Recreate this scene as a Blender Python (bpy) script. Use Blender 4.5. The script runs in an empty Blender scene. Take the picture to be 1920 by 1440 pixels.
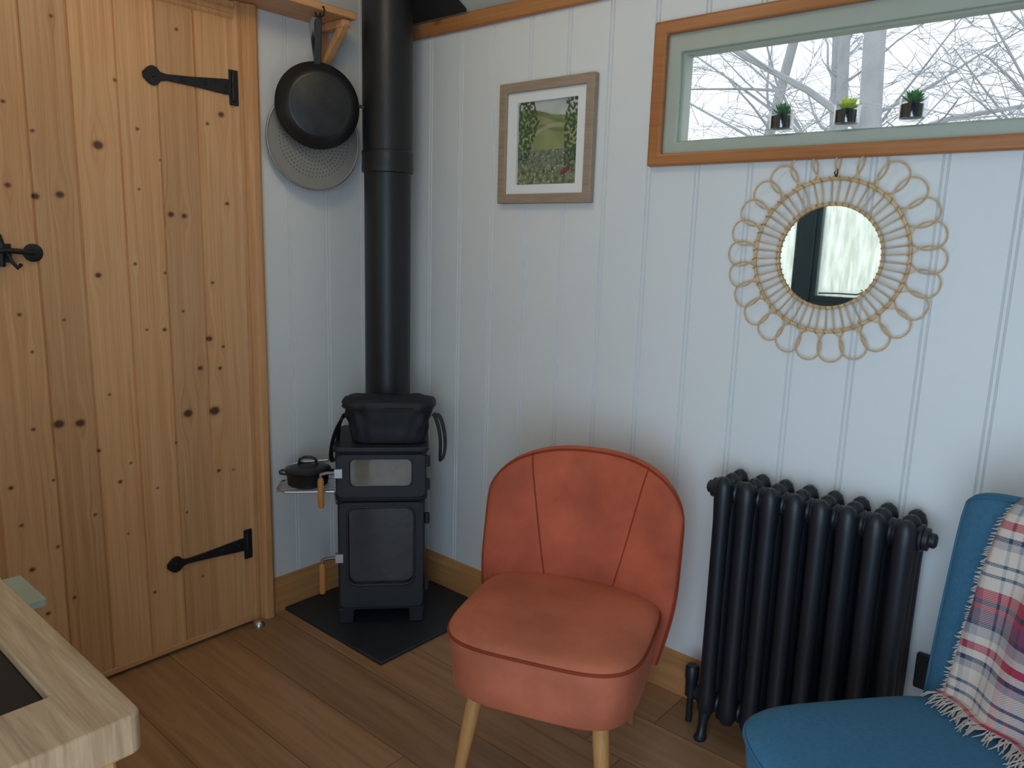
import bpy, bmesh, math, random
import numpy as np
from mathutils import Vector, Matrix, noise
random.seed(7)
SC = bpy.context.scene
COL = SC.collection
PI = math.pi

# ------------------------------------------------------------------ camera
CAM = Vector((2.251, -1.928, 1.32))
F = 1420.0
r_ = Vector((.7555, .653, .0293)).normalized()
u_ = Vector((-.1427, .121, .9825)); u_ = (u_ - r_ * u_.dot(r_)).normalized()
b_ = r_.cross(u_)
cd = bpy.data.cameras.new('camera'); cam = bpy.data.objects.new('camera', cd); COL.objects.link(cam)
R3 = Matrix((r_, u_, b_)).transposed()
cam.matrix_world = Matrix.Translation(CAM) @ R3.to_4x4()
cd.sensor_width = 36; cd.lens = F / 1920 * 36; cd.clip_start = .02
SC.camera = cam

def ray(u, v):
    return r_ * ((u - 960) / F) + u_ * (-(v - 720) / F) - b_
def PL(u, v, x=0.0):            # pixel -> point on the left wall
    d = ray(u, v); return CAM + d * ((x - CAM.x) / d.x)
def PR(u, v, y=0.0):            # pixel -> point on the right wall
    d = ray(u, v); return CAM + d * ((y - CAM.y) / d.y)

# ------------------------------------------------------------------ helpers
def rootM(o):
    while o.parent: o = o.parent
    return Matrix.Translation(o.location) @ Matrix.Rotation(o.rotation_euler.z, 4, 'Z')

def tag(o, label=None, cat=None, group=None, kind=None):
    if label: o['label'] = label
    if cat: o['category'] = cat
    if group: o['group'] = group
    if kind: o['kind'] = kind
    return o
def thing(name, loc, rz=0, label=None, cat=None, group=None, kind=None):
    o = bpy.data.objects.new(name, None); COL.objects.link(o)
    o.location = loc; o.rotation_euler = (0, 0, rz); o.empty_display_size = .05
    return tag(o, label, cat, group, kind)

class MB:
    def __init__(s): s.v = []; s.f = []
    def add(s, vs, fs):
        o = len(s.v); s.v += [Vector(v) for v in vs]; s.f += [[i + o for i in f] for f in fs]; return s
    def box(s, x0, x1, y0, y1, z0, z1, M=None):
        vs = [Vector((x, y, z)) for x in (x0, x1) for y in (y0, y1) for z in (z0, z1)]
        if M: vs = [M @ v for v in vs]
        return s.add(vs, [(0,1,3,2),(4,6,7,5),(0,4,5,1),(2,3,7,6),(0,2,6,4),(1,5,7,3)])
    def loft(s, rings, closed=True, cap0=True, cap1=True, loop=False):
        n = len(rings[0]); vs = [p for r in rings for p in r]; fs = []
        m = len(rings)
        for i in range(m if loop else m - 1):
            a = i * n; b = ((i + 1) % m) * n
            for j in range(n if closed else n - 1):
                k = (j + 1) % n
                fs.append((a + j, a + k, b + k, b + j))
        if not loop and closed:
            if cap0: fs.append(tuple(range(n))[::-1])
            if cap1: fs.append(tuple(range((m - 1) * n, m * n)))
        return s.add(vs, fs)
    def tube(s, pts, r, n=8, closed=False, e=1.0):
        pts = [Vector(p) for p in pts]; m = len(pts)
        rs = r if isinstance(r, (list, tuple)) else [r] * m
        rings = []; N = None
        for i in range(m):
            if closed: T = pts[(i + 1) % m] - pts[i - 1]
            else: T = pts[min(i + 1, m - 1)] - pts[max(i - 1, 0)]
            T.normalize()
            if N is None:
                a = Vector((0, 0, 1)) if abs(T.z) < .9 else Vector((1, 0, 0))
                N = (a - T * a.dot(T)).normalized()
            else:
                N = (N - T * N.dot(T)).normalized()
            B = T.cross(N)
            rings.append([pts[i] + N * (math.cos(2*PI*k/n) * rs[i]) + B * (math.sin(2*PI*k/n) * rs[i] * e) for k in range(n)])
        return s.loft(rings, loop=closed)
    def lathe(s, prof, n=32, M=None, cap0=True, cap1=True):
        M = M or Matrix()
        rings = [[M @ Vector((r * math.cos(2*PI*k/n), r * math.sin(2*PI*k/n), z)) for k in range(n)] for r, z in prof]
        return s.loft(rings, cap0=cap0, cap1=cap1)
    def prism(s, poly, d0, d1, mp):
        n = len(poly)
        return s.loft([[mp(p, d0) for p in poly], [mp(p, d1) for p in poly]])
    def ring(s, outer, inner, d0, d1, mp):
        n = len(outer)
        vs = [mp(p, d) for d in (d0, d1) for L in (outer, inner) for p in L]
        fs = []
        for j in range(n):
            k = (j + 1) % n
            fs += [(j, k, n + k, n + j), (2*n + j, 3*n + j, 3*n + k, 2*n + k),
                   (j, 2*n + j, 2*n + k, k), (n + j, n + k, 3*n + k, 3*n + j)]
        return s.add(vs, fs)
    def ribbon(s, pts, wdir, w, th):
        pts = [Vector(p) for p in pts]; W = Vector(wdir).normalized() * (w / 2); rings = []
        for i in range(len(pts)):
            T = (pts[min(i+1, len(pts)-1)] - pts[max(i-1, 0)]).normalized()
            B = T.cross(W).normalized() * (th / 2)
            rings.append([pts[i]+W+B, pts[i]-W+B, pts[i]-W-B, pts[i]+W-B])
        return s.loft(rings)
    def build(s, name, mat, parent=None, world=True, bevel=0, seg=2, sub=0, smooth=True, ang=40, merge=True, attrs=None):
        me = bpy.data.meshes.new(name); vs = s.v
        if parent is not None and world:
            Mi = rootM(parent).inverted(); vs = [Mi @ v for v in vs]
        me.from_pydata([tuple(v) for v in vs], [], s.f)
        if attrs:
            for k, (t, data) in attrs.items():
                a = me.attributes.new(k, t, 'POINT')
                a.data.foreach_set('color' if t == 'FLOAT_COLOR' else 'value', np.asarray(data, dtype=np.float32).ravel())
        bm = bmesh.new(); bm.from_mesh(me)
        if merge: bmesh.ops.remove_doubles(bm, verts=bm.verts, dist=1e-5)
        bmesh.ops.recalc_face_normals(bm, faces=bm.faces)
        bm.to_mesh(me); bm.free()
        if smooth:
            me.polygons.foreach_set('use_smooth', [True] * len(me.polygons))
            me.set_sharp_from_angle(angle=math.radians(ang))
        me.materials.append(mat)
        o = bpy.data.objects.new(name, me); COL.objects.link(o)
        if parent is not None: o.parent = parent
        if bevel:
            b = o.modifiers.new('bevel', 'BEVEL'); b.width = bevel; b.segments = seg; b.limit_method = 'ANGLE'; b.angle_limit = math.radians(35)
            b.harden_normals = False
        if sub:
            m = o.modifiers.new('sub', 'SUBSURF'); m.levels = sub; m.render_levels = sub
        me.update()
        return o
def rrect(cx, cy, hw, hh, r=0, n=5):
    if r <= 0: return [(cx-hw, cy-hh), (cx+hw, cy-hh), (cx+hw, cy+hh), (cx-hw, cy+hh)]
    out = []
    for (sx, sy, a0) in ((-1,-1,PI), (1,-1,1.5*PI), (1,1,0), (-1,1,.5*PI)):
        for i in range(n + 1):
            a = a0 + i / n * PI / 2
            out.append((cx + sx*(hw - r) + r*math.cos(a), cy + sy*(hh - r) + r*math.sin(a)))
    return out
def rect2(x0, x1, z0, z1): return [(x0, z0), (x1, z0), (x1, z1), (x0, z1)]
mpXZ = lambda p, d: Vector((p[0], d, p[1]))          # p in x,z ; d along y
mpYZ = lambda p, d: Vector((d, p[0], p[1]))          # p in y,z ; d along x
mpXY = lambda p, d: Vector((p[0], p[1], d))
def axisX(loc): return Matrix.Translation(loc) @ Matrix.Rotation(PI/2, 4, 'Y')
def axisY(loc): return Matrix.Translation(loc) @ Matrix.Rotation(-PI/2, 4, 'X')

# ------------------------------------------------------------------ materials
def node(nt, typ, ins=None, **props):
    n = nt.nodes.new(typ)
    for k, v in props.items(): setattr(n, k, v)
    for k, v in (ins or {}).items():
        sk = n.inputs[k]
        if isinstance(v, bpy.types.NodeSocket): nt.links.new(v, sk)
        else: sk.default_value = v
    return n
def mth(nt, op, a, b=0.0, c=0.0):
    return node(nt, 'ShaderNodeMath', {0: a, 1: b, 2: c}, operation=op).outputs[0]
def mixc(nt, f, a, b, bt='MIX'):
    n = nt.nodes.new('ShaderNodeMix'); n.data_type = 'RGBA'; n.blend_type = bt
    for i, v in ((0, f), (6, a), (7, b)):
        if isinstance(v, bpy.types.NodeSocket): nt.links.new(v, n.inputs[i])
        else: n.inputs[i].default_value = (v if i == 0 else (*v[:3], 1))
    return n.outputs[2]
def ramp(nt, f, stops, interp='LINEAR'):
    n = node(nt, 'ShaderNodeValToRGB', {0: f}); cr = n.color_ramp; cr.interpolation = interp
    while len(cr.elements) < len(stops): cr.elements.new(.5)
    for e, (p, c) in zip(cr.elements, stops): e.position = p; e.color = (*c, 1) if len(c) == 3 else c
    return n.outputs[0]
def newmat(name):
    m = bpy.data.materials.new(name); m.use_nodes = True; nt = m.node_tree
    return m, nt, nt.nodes['Principled BSDF']
def bump(nt, bs, h, strength=.3, dist=.002):
    b = node(nt, 'ShaderNodeBump', {'Height': h, 'Strength': strength, 'Distance': dist})
    nt.links.new(b.outputs[0], bs.inputs['Normal'])
def objco(nt): return node(nt, 'ShaderNodeTexCoord').outputs['Object']
def mapping(nt, v, sc=(1,1,1), loc=(0,0,0)):
    return node(nt, 'ShaderNodeMapping', {0: v, 'Scale': sc, 'Location': loc}).outputs[0]
def nz(nt, v, sc=5, det=4, rough=.55, dist=0):
    return node(nt, 'ShaderNodeTexNoise', {'Vector': v, 'Scale': sc, 'Detail': det, 'Roughness': rough, 'Distortion': dist}).outputs[0]
def mat(name, col, rough=.5, metal=0, var=.12, scale=12, bmp=0, bscale=150, sheen=0, coat=0, spec=None, rvar=0):
    m, nt, bs = newmat(name); co = objco(nt)
    n = nz(nt, co, scale, 5)
    f = node(nt, 'ShaderNodeMapRange', {0: n, 1: .3, 2: .7}).outputs[0]
    a = tuple(c * (1 - var) for c in col); b = tuple(min(1, c * (1 + var)) for c in col)
    nt.links.new(mixc(nt, f, a, b), bs.inputs['Base Color'])
    bs.inputs['Roughness'].default_value = rough; bs.inputs['Metallic'].default_value = metal
    if rvar: nt.links.new(mth(nt, 'MULTIPLY_ADD', n, rvar, rough - rvar / 2), bs.inputs['Roughness'])
    if sheen:
        bs.inputs['Sheen Weight'].default_value = sheen; bs.inputs['Sheen Roughness'].default_value = .4
        bs.inputs['Sheen Tint'].default_value = (*[min(1, c * 1.3 + .08) for c in col], 1)
    if coat: bs.inputs['Coat Weight'].default_value = coat
    if spec is not None: bs.inputs['Specular IOR Level'].default_value = spec
    if bmp: bump(nt, bs, nz(nt, co, bscale, 3), bmp)
    return m
def wood(name, axis, c1, c2, c3, across=26, along=1.4, rough=.45, knots=0, kscale=5, zsc=None):
    m, nt, bs = newmat(name); co = objco(nt)
    sc = [across] * 3; sc['xyz'.index(axis)] = along
    if zsc: sc[2] = zsc
    g = nz(nt, mapping(nt, co, sc), 1, 5, .6, 1.2)
    sc2 = [across * 6] * 3; sc2['xyz'.index(axis)] = along * 3
    if zsc: sc2[2] = zsc
    g2 = nz(nt, mapping(nt, co, sc2), 1, 3)
    c = ramp(nt, g, [(.28, c1), (.5, c2), (.72, c3)])
    c = mixc(nt, .35, c, ramp(nt, g2, [(.3, c3), (.7, c1)]), 'MIX')
    if knots:
        s3 = [kscale] * 3; s3['xyz'.index(axis)] = kscale * .6
        v = node(nt, 'ShaderNodeTexVoronoi', {'Vector': mapping(nt, co, s3), 'Scale': 1.0})
        k = node(nt, 'ShaderNodeMapRange', {0: v.outputs['Distance'], 1: .03, 2: .09, 3: 1, 4: 0}).outputs[0]
        c = mixc(nt, mth(nt, 'MULTIPLY', k, knots), c, (.10, .035, .012))
    nt.links.new(c, bs.inputs['Base Color']); bs.inputs['Roughness'].default_value = rough
    bump(nt, bs, g2, .15, .001)
    return m

PINE1, PINE2, PINE3 = (.76, .42, .195), (.67, .33, .135), (.52, .22, .075)
m_pine_z = wood('pine_upright', 'z', PINE1, PINE2, PINE3, knots=.9)
m_pine_y = wood('pine_along_y', 'y', PINE1, PINE2, PINE3, knots=.9)
m_pine_x = wood('pine_along_x', 'x', (.56, .26, .09), (.49, .20, .065), (.38, .135, .04), knots=.6)
m_trim_x = wood('window_pine', 'x', (.52, .215, .07), (.44, .16, .048), (.33, .105, .03), rough=.4)
m_skirt_x = wood('skirting_along_x', 'x', (.62, .32, .125), (.54, .26, .09), (.41, .165, .055), knots=.5)
m_skirt_y = wood('skirting_along_y', 'y', (.62, .32, .125), (.54, .26, .09), (.41, .165, .055), knots=.5)
m_oak = wood('oak_top', 'x', (.60, .40, .235), (.46, .285, .155), (.27, .15, .075), across=60, along=4, rough=.5, zsc=6)
m_leg = wood('chair_leg_wood', 'z', (.62, .33, .12), (.55, .27, .09), (.47, .21, .065))
m_handle = wood('handle_wood', 'z', (.62, .28, .09), (.54, .22, .06), (.44, .16, .04))
m_taupe = wood('taupe_frame', 'x', (.44, .33, .245), (.38, .28, .20), (.29, .21, .145), across=50, along=5)
m_wall = mat('white_painted_boards', (.80, .80, .785), .55, var=.012, scale=3)
m_ceil = mat('pale_green_ceiling', (.62, .66, .60), .6, var=.02)
m_sage = mat('sage_paint', (.44, .465, .385), .45, var=.03)
m_teal = mat('dark_teal_paint', (.07, .13, .17), .4, var=.05)
m_iron = mat('black_iron', (.014, .014, .016), .5, metal=.2, var=.3, scale=60, bmp=.5, bscale=90)
m_stove = mat('black_stove_paint', (.018, .021, .026), .55, var=.15, scale=10, bmp=.08, bscale=300)
m_flue = mat('black_flue_paint', (.012, .013, .015), .42, var=.15, scale=6, bmp=.05, bscale=300)
m_rad = mat('black_radiator', (.011, .013, .018), .45, var=.1, bmp=.12, bscale=140)
m_slate = mat('slate', (.022, .026, .030), .5, var=.25, scale=9, bmp=.4, bscale=25)
m_steel = mat('steel', (.55, .55, .54), .3, metal=1, var=.08)
m_pan = mat('pan_black', (.016, .017, .018), .38, var=.2, scale=10, rvar=.2)
m_panbase = mat('pan_base', (.026, .026, .027), .45, var=.35, scale=25, metal=.3)
m_bag = mat('black_nylon', (.010, .012, .017), .6, var=.2, bmp=.3, bscale=700, sheen=.1)
m_castiron = mat('cast_iron', (.014, .015, .017), .30, var=.2, bmp=.15, bscale=120)
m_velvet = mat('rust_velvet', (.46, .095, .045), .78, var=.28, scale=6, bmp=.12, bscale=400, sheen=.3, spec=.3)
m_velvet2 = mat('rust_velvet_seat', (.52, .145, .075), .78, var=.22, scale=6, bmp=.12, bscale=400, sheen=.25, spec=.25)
m_piping = mat('rust_piping', (.27, .05, .022), .9, var=.1, spec=.1)
m_blue = mat('blue_linen', (.040, .150, .255), .85, var=.12, scale=120, bmp=.25, bscale=700, sheen=.2)
m_bluepipe = mat('blue_piping', (.035, .135, .23), .85, var=.1)
m_rattan = mat('rattan', (.67, .44, .22), .5, var=.25, scale=40, bmp=.2)
m_bind = mat('rattan_binding', (.48, .27, .11), .55, var=.3, scale=120)
m_matb = mat('white_mount', (.86, .86, .84), .8, var=.01)
m_black = mat('black_plastic', (.012, .012, .013), .35, var=.05)
m_soil = mat('dark_soil', (.02, .014, .01), .95, var=.6, scale=200, bmp=.8, bscale=200)
m_leaf = mat('succulent_green', (.06, .22, .06), .45, var=.3, scale=80)
m_leafy = mat('succulent_lime', (.62, .75, .06), .45, var=.25, scale=80)
m_bark = mat('pale_bark', (.44, .445, .46), .9, var=.12, scale=6)
m_grass = mat('grass', (.34, .36, .28), .95, var=.3, scale=2, bmp=.5, bscale=40)
m_hob = mat('black_hob_glass', (.010, .008, .007), .35, var=.1, spec=.25)
m_fringe = mat('cream_fringe', (.58, .48, .41), .95, var=.2, scale=60)

def glassmat(name, gloss=.06, tint=(.97, .99, .98), k=.8):
    m, nt, bs = newmat(name); out = nt.nodes['Material Output']
    t = node(nt, 'ShaderNodeBsdfTransparent', {0: (*tint, 1)})
    g = node(nt, 'ShaderNodeBsdfGlossy', {'Roughness': .03})
    lw = node(nt, 'ShaderNodeLayerWeight', {0: .2})
    mx = node(nt, 'ShaderNodeMixShader', {0: mth(nt, 'MULTIPLY_ADD', lw.outputs['Facing'], k, gloss * .3), 1: t.outputs[0], 2: g.outputs[0]})
    nt.links.new(mx.outputs[0], out.inputs[0]); return m
m_glass = glassmat('window_glass', 0, (.99, 1, 1), .03)
m_cup = glassmat('cup_glass', .3, (.9, .93, .93), .5)
# misted pane: condensation streaks
m_mist, nt, bs = newmat('misted_glass'); out = nt.nodes['Material Output']
co = objco(nt)
f = node(nt, 'ShaderNodeMapRange', {0: nz(nt, mapping(nt, co, (38, 38, 5)), 1, 6, .7), 1: .35, 2: .65, 3: .45, 4: .98}).outputs[0]
t = node(nt, 'ShaderNodeBsdfTransparent', {0: (.97, .99, .98, 1)}); d = node(nt, 'ShaderNodeBsdfTranslucent', {0: (.62, .64, .58, 1)})
mx = node(nt, 'ShaderNodeMixShader', {0: f, 1: t.outputs[0], 2: d.outputs[0]}); nt.links.new(mx.outputs[0], out.inputs[0])
mm, nt, bs = newmat('mirror_silver')
bs.inputs['Metallic'].default_value = 1; bs.inputs['Roughness'].default_value = .015
nt.links.new(mixc(nt, nz(nt, objco(nt), 4), (.86, .88, .88), (.9, .92, .92)), bs.inputs['Base Color']); m_mirror = mm
# stove glass
def stoveglass(name, base, ash_glare, zlo, zhi, rough, coat=.5, spec=.5):
    m, nt, bs = newmat(name); co = objco(nt)
    z = node(nt, 'ShaderNodeSeparateXYZ', {0: co}).outputs[2]
    f = node(nt, 'ShaderNodeMapRange', {0: z, 1: zlo, 2: zhi, 3: 1, 4: 0}).outputs[0]
    n = node(nt, 'ShaderNodeMapRange', {0: nz(nt, co, 26, 5), 1: .35, 2: .65}).outputs[0]
    nt.links.new(mixc(nt, mth(nt, 'MULTIPLY', f, n), base, ash_glare), bs.inputs['Base Color'])
    bs.inputs['Roughness'].default_value = rough; bs.inputs['Coat Weight'].default_value = coat; bs.inputs['Specular IOR Level'].default_value = spec
    return m
m_fireglass = stoveglass('sooty_fire_glass', (.004, .005, .007), (.028, .027, .026), .19, .29, .03, 0, .8)
m_ovenglass = stoveglass('oven_glass', (.17, .16, .13), (.24, .22, .18), .4, .7, .06, .5)  # dark glass; its beige colours paint in the reflection of the room

# floor boards
mm, nt, bs = newmat('oak_floorboards'); co = objco(nt)
sp = node(nt, 'ShaderNodeSeparateXYZ', {0: co}); x, y = sp.outputs[0], sp.outputs[1]
yy = mth(nt, 'DIVIDE', mth(nt, 'ADD', y, 3.80), .19); row = mth(nt, 'FLOOR', yy); fy = mth(nt, 'FRACT', yy)
wn = node(nt, 'ShaderNodeTexWhiteNoise', {'W': row}, noise_dimensions='1D').outputs[0]
xx = mth(nt, 'DIVIDE', mth(nt, 'MULTIPLY_ADD', wn, 3.1, x), 1.3); cl = mth(nt, 'FLOOR', xx); fx = mth(nt, 'FRACT', xx)
idv = node(nt, 'ShaderNodeCombineXYZ', {0: row, 1: cl, 2: 3.3}).outputs[0]
wid = node(nt, 'ShaderNodeTexWhiteNoise', {'Vector': idv}, noise_dimensions='3D').outputs[0]
gv = node(nt, 'ShaderNodeCombineXYZ', {0: mth(nt, 'MULTIPLY_ADD', wid, 20, mth(nt, 'MULTIPLY', x, 1.6)), 1: mth(nt, 'MULTIPLY', y, 26), 2: mth(nt, 'MULTIPLY', wid, 30)}).outputs[0]
g = nz(nt, gv, 1, 6, .6, 1.0)
c = ramp(nt, g, [(.25, (.50, .275, .14)), (.5, (.405, .21, .098)), (.75, (.28, .135, .058))])
tint = node(nt, 'ShaderNodeMapRange', {0: wid, 3: .74, 4: 1.12}).outputs[0]
tc = node(nt, 'ShaderNodeCombineXYZ', {0: tint, 1: tint, 2: tint}).outputs[0]
c = mixc(nt, 1.0, c, tc, 'MULTIPLY')
ey = mth(nt, 'MULTIPLY', mth(nt, 'MINIMUM', fy, mth(nt, 'SUBTRACT', 1.0, fy)), .19)
ex = mth(nt, 'MULTIPLY', mth(nt, 'MINIMUM', fx, mth(nt, 'SUBTRACT', 1.0, fx)), 1.3)
e = mth(nt, 'MINIMUM', ex, ey); el = node(nt, 'ShaderNodeMapRange', {0: e, 1: .0006, 2: .002}).outputs[0]
c = mixc(nt, mth(nt, 'MULTIPLY_ADD', el, .65, .35), (.05, .024, .012), c)
nt.links.new(c, bs.inputs['Base Color']); bs.inputs['Roughness'].default_value = .38
bump(nt, bs, mth(nt, 'MULTIPLY_ADD', g, .1, el), .35, .0015); m_floor = mm

# ------------------------------------------------------------------ setting
HUTW, HUTL = 2.33, 4.6
def zc(y): return 2.05 + .38 * math.sin(PI * min(max(-y / HUTW, 0), 1))
def struct(o): o['kind'] = 'structure'; return o
struct(MB().box(0, HUTL, -HUTW, 0, -.04, 0).build('floor', m_floor, smooth=False))
mb = MB(); ys = [-HUTW * i / 24 for i in range(25)]
mb.loft([[Vector((xx_, y_, zc(y_))) for y_ in ys] for xx_ in (0, HUTL)], closed=False)
struct(mb.build('ceiling', m_ceil))
def groove_prof(a, b, gs):
    pts = [(a, 0)]
    for g in gs:
        for c0 in (g - .0058, g + .0058):
            if a + .004 < c0 < b - .004: pts += [(c0 - .0028, 0), (c0, .0062), (c0 + .0028, 0)]
    return pts + [(b, 0)]
GX = [.19 - .15 + .15 * k for k in range(31)]
GY = [-.01 - .15 * k for k in range(16)]
WX0, WX1, WZ0, WZ1 = 1.110, 2.485, 1.552, 1.898
mb = MB()
for a, b, spans in ((0, WX0, ((0, 2.05),)), (WX0, WX1, ((0, WZ0), (WZ1, 2.05))), (WX1, HUTL, ((0, 2.05),))):
    p = groove_prof(a, b, GX)
    for z0, z1 in spans:
        mb.loft([[Vector((q[0], q[1], z)) for q in p] for z in (z0, z1)], closed=False)
struct(mb.build('wall_right', m_wall, smooth=False, merge=False))
mb = MB(); p = []
for q in groove_prof(-HUTW, 0, sorted(GY)): p.append(q)
mb.loft([[Vector((-q[1], q[0], 0)) for q in p], [Vector((-q[1], q[0], zc(q[0]))) for q in p]], closed=False)
struct(mb.build('wall_left', m_wall, smooth=False, merge=False))
# wall behind the camera, with a kitchen window and an unseen door opening added for light
KX0, KX1, KZ0, KZ1 = .10, 1.25, 1.02, 1.80
GD0, GD1 = 1.70, 3.10
mb = MB(); Y0, Y1 = -HUTW - .08, -HUTW
for (a, b, z0, z1) in ((0, KX0, 0, 2.05), (KX0, KX1, 0, KZ0), (KX0, KX1, KZ1, 2.05), (KX1, GD0, 0, 2.05),
                       (GD0, GD1, 1.95, 2.05), (GD1, HUTL, 0, 2.05)):
    mb.box(a, b, Y0, Y1, z0, z1)
struct(mb.build('wall_behind', m_wall, smooth=False, merge=False))
mb = MB(); mb.box(HUTL, HUTL + .06, -HUTW, 0, 0, 2.05)
mb.prism([(y_, zc(y_)) for y_ in ys], HUTL, HUTL + .06, mpYZ)
struct(mb.build('wall_end', m_wall, smooth=False))
# ground outside
mb = MB(); mb.box(-30, 34, .3, 50, -.8, -.7); mb.box(-30, 34, -40, -2.8, -.8, -.7)
struct(mb.build('ground', m_grass, smooth=False))

# skirting boards
SK = [(0, 0), (.018, 0), (.018, .095), (.015, .103), (.010, .108), (.008, .118), (.004, .124), (0, .125)]
mb = MB(); mb.loft([[Vector((xx_, -d, z)) for d, z in SK] for xx_ in (0, HUTL)])
struct(mb.build('baseboard_right', m_skirt_x))
mb = MB(); mb.loft([[Vector((d, yy_, z)) for d, z in SK] for yy_ in (-.575, -.0)])
struct(mb.build('baseboard_left', m_skirt_y))
# eaves trim
mb = MB(); mb.box(0.0, HUTL, -.02, 0, 2.007, 2.056)
struct(mb.build('trim_1', m_pine_x, bevel=.004))

# ------------------------------------------------------------------ pine door
DY0, DY1, DZ0, DZ1 = -1.36, -.655, .012, 1.945
door = thing('door_1', (0, -1.0, 0), kind='structure')
gro = [-1.225, -1.115, -1.0, -.89, -.778]
yl = sorted(set([round(v, 4) for v in np.linspace(DY0, DY1, 210)] + [round(g + d, 4) for g in gro for d in (-.0035, -.001, .001, .0035)]))
zl = np.linspace(DZ0, DZ1, 560)
YG, ZG = np.meshgrid(np.array(yl), zl)
XG = np.full_like(YG, .022)
for g in gro: XG -= .005 * np.clip(1 - np.maximum(np.abs(YG - g) - .001, 0) / .0025, 0, 1)
KN = [(112,365,10),(183,272,13),(14,347,7),(66,368,9),(257,242,5),(414,215,9),(388,232,5),(320,402,9),(345,405,8),(260,355,4),(425,382,6),
 (184,516,8),(253,495,5),(36,590,5),(309,512,4),(398,530,5),(343,583,4),(308,618,6),(275,618,4),(110,795,13),(150,793,12),(352,775,14),
 (402,770,16),(375,690,8),(392,635,9),(185,845,5),(20,915,6),(225,903,6),(62,805,5),(245,868,4),(410,882,6),(437,880,4),(295,915,4),
 (178,965,5),(40,985,5),(60,1068,7),(108,1025,5),(240,1000,4),(350,960,4),(90,1150,6),(140,1120,5),(290,1110,5),(380,1080,4),(60,245,5),
 (5,190,5),(95,30,5),(330,55,5),(120,600,4),(60,660,4),(418,650,5),(412,690,6),(205,740,4),(330,830,4),(100,900,4),(215,150,5),(300,300,4)]
KF = np.zeros_like(YG); WF = np.zeros_like(YG)
for (ku, kv, kr) in KN:
    P = PL(ku, kv, .02); R = kr * 1.55 / F
    dy, dz = YG - P.y, ZG - P.z
    d = np.sqrt((dy * .9) ** 2 + (dz * 1.1) ** 2) / R
    KF = np.maximum(KF, np.clip((1.05 - d) * 2.4, 0, 1) * .74 + np.clip(1.6 - d, 0, 1.) * .2)
    WF += R * 1.8 * np.tanh(dy / R) * np.exp(-(dy / (3 * R)) ** 2 - (dz / (6 * R)) ** 2)
BI = np.zeros_like(YG)
for g in gro: BI += (YG > g)
nzv, nyv = YG.shape
V = np.stack([XG.ravel(), YG.ravel(), ZG.ravel()], 1)
fs = []
for j in range(nzv - 1):
    o = j * nyv
    for i in range(nyv - 1): fs.append((o + i, o + i + 1, o + nyv + i + 1, o + nyv + i))
mb = MB(); mb.v = [Vector(v) for v in V]; mb.f = fs
mm, nt, bs = newmat('pine_door_boards'); co = objco(nt)
sp = node(nt, 'ShaderNodeSeparateXYZ', {0: co})
at = lambda k: node(nt, 'ShaderNodeAttribute', attribute_name=k).outputs['Fac']
bi = mth(nt, 'ROUND', at('board')); wy = mth(nt, 'SUBTRACT', sp.outputs[1], at('warp'))
wn = node(nt, 'ShaderNodeTexWhiteNoise', {'W': bi}, noise_dimensions='1D').outputs[0]
gv = node(nt, 'ShaderNodeCombineXYZ', {0: mth(nt, 'MULTIPLY', wn, 40), 1: mth(nt, 'MULTIPLY', wy, 62), 2: mth(nt, 'MULTIPLY', sp.outputs[2], 1.1)}).outputs[0]
g1 = nz(nt, gv, 1, 5, .6, .8)
gv2 = node(nt, 'ShaderNodeCombineXYZ', {0: wn, 1: mth(nt, 'MULTIPLY', wy, 260), 2: mth(nt, 'MULTIPLY', sp.outputs[2], 3)}).outputs[0]
g2 = nz(nt, gv2, 1, 2)
c = ramp(nt, g1, [(.25, (.83, .49, .245)), (.48, (.75, .40, .18)), (.62, (.67, .33, .132)), (.8, (.56, .24, .088))])
c = mixc(nt, .3, c, ramp(nt, g2, [(.3, (.56, .24, .088)), (.7, (.84, .51, .27))]))
t = node(nt, 'ShaderNodeMapRange', {0: wn, 3: .86, 4: 1.06}).outputs[0]
c = mixc(nt, 1.0, c, node(nt, 'ShaderNodeCombineXYZ', {0: t, 1: t, 2: t}).outputs[0], 'MULTIPLY')
c = mixc(nt, at('knot'), c, (.085, .022, .010))
nt.links.new(c, bs.inputs['Base Color']); bs.inputs['Roughness'].default_value = .42
bump(nt, bs, g2, .12, .001)
mb.build('door_panel', mm, door, merge=False, attrs={'knot': ('FLOAT', KF), 'warp': ('FLOAT', WF), 'board': ('FLOAT', BI)})
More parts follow.
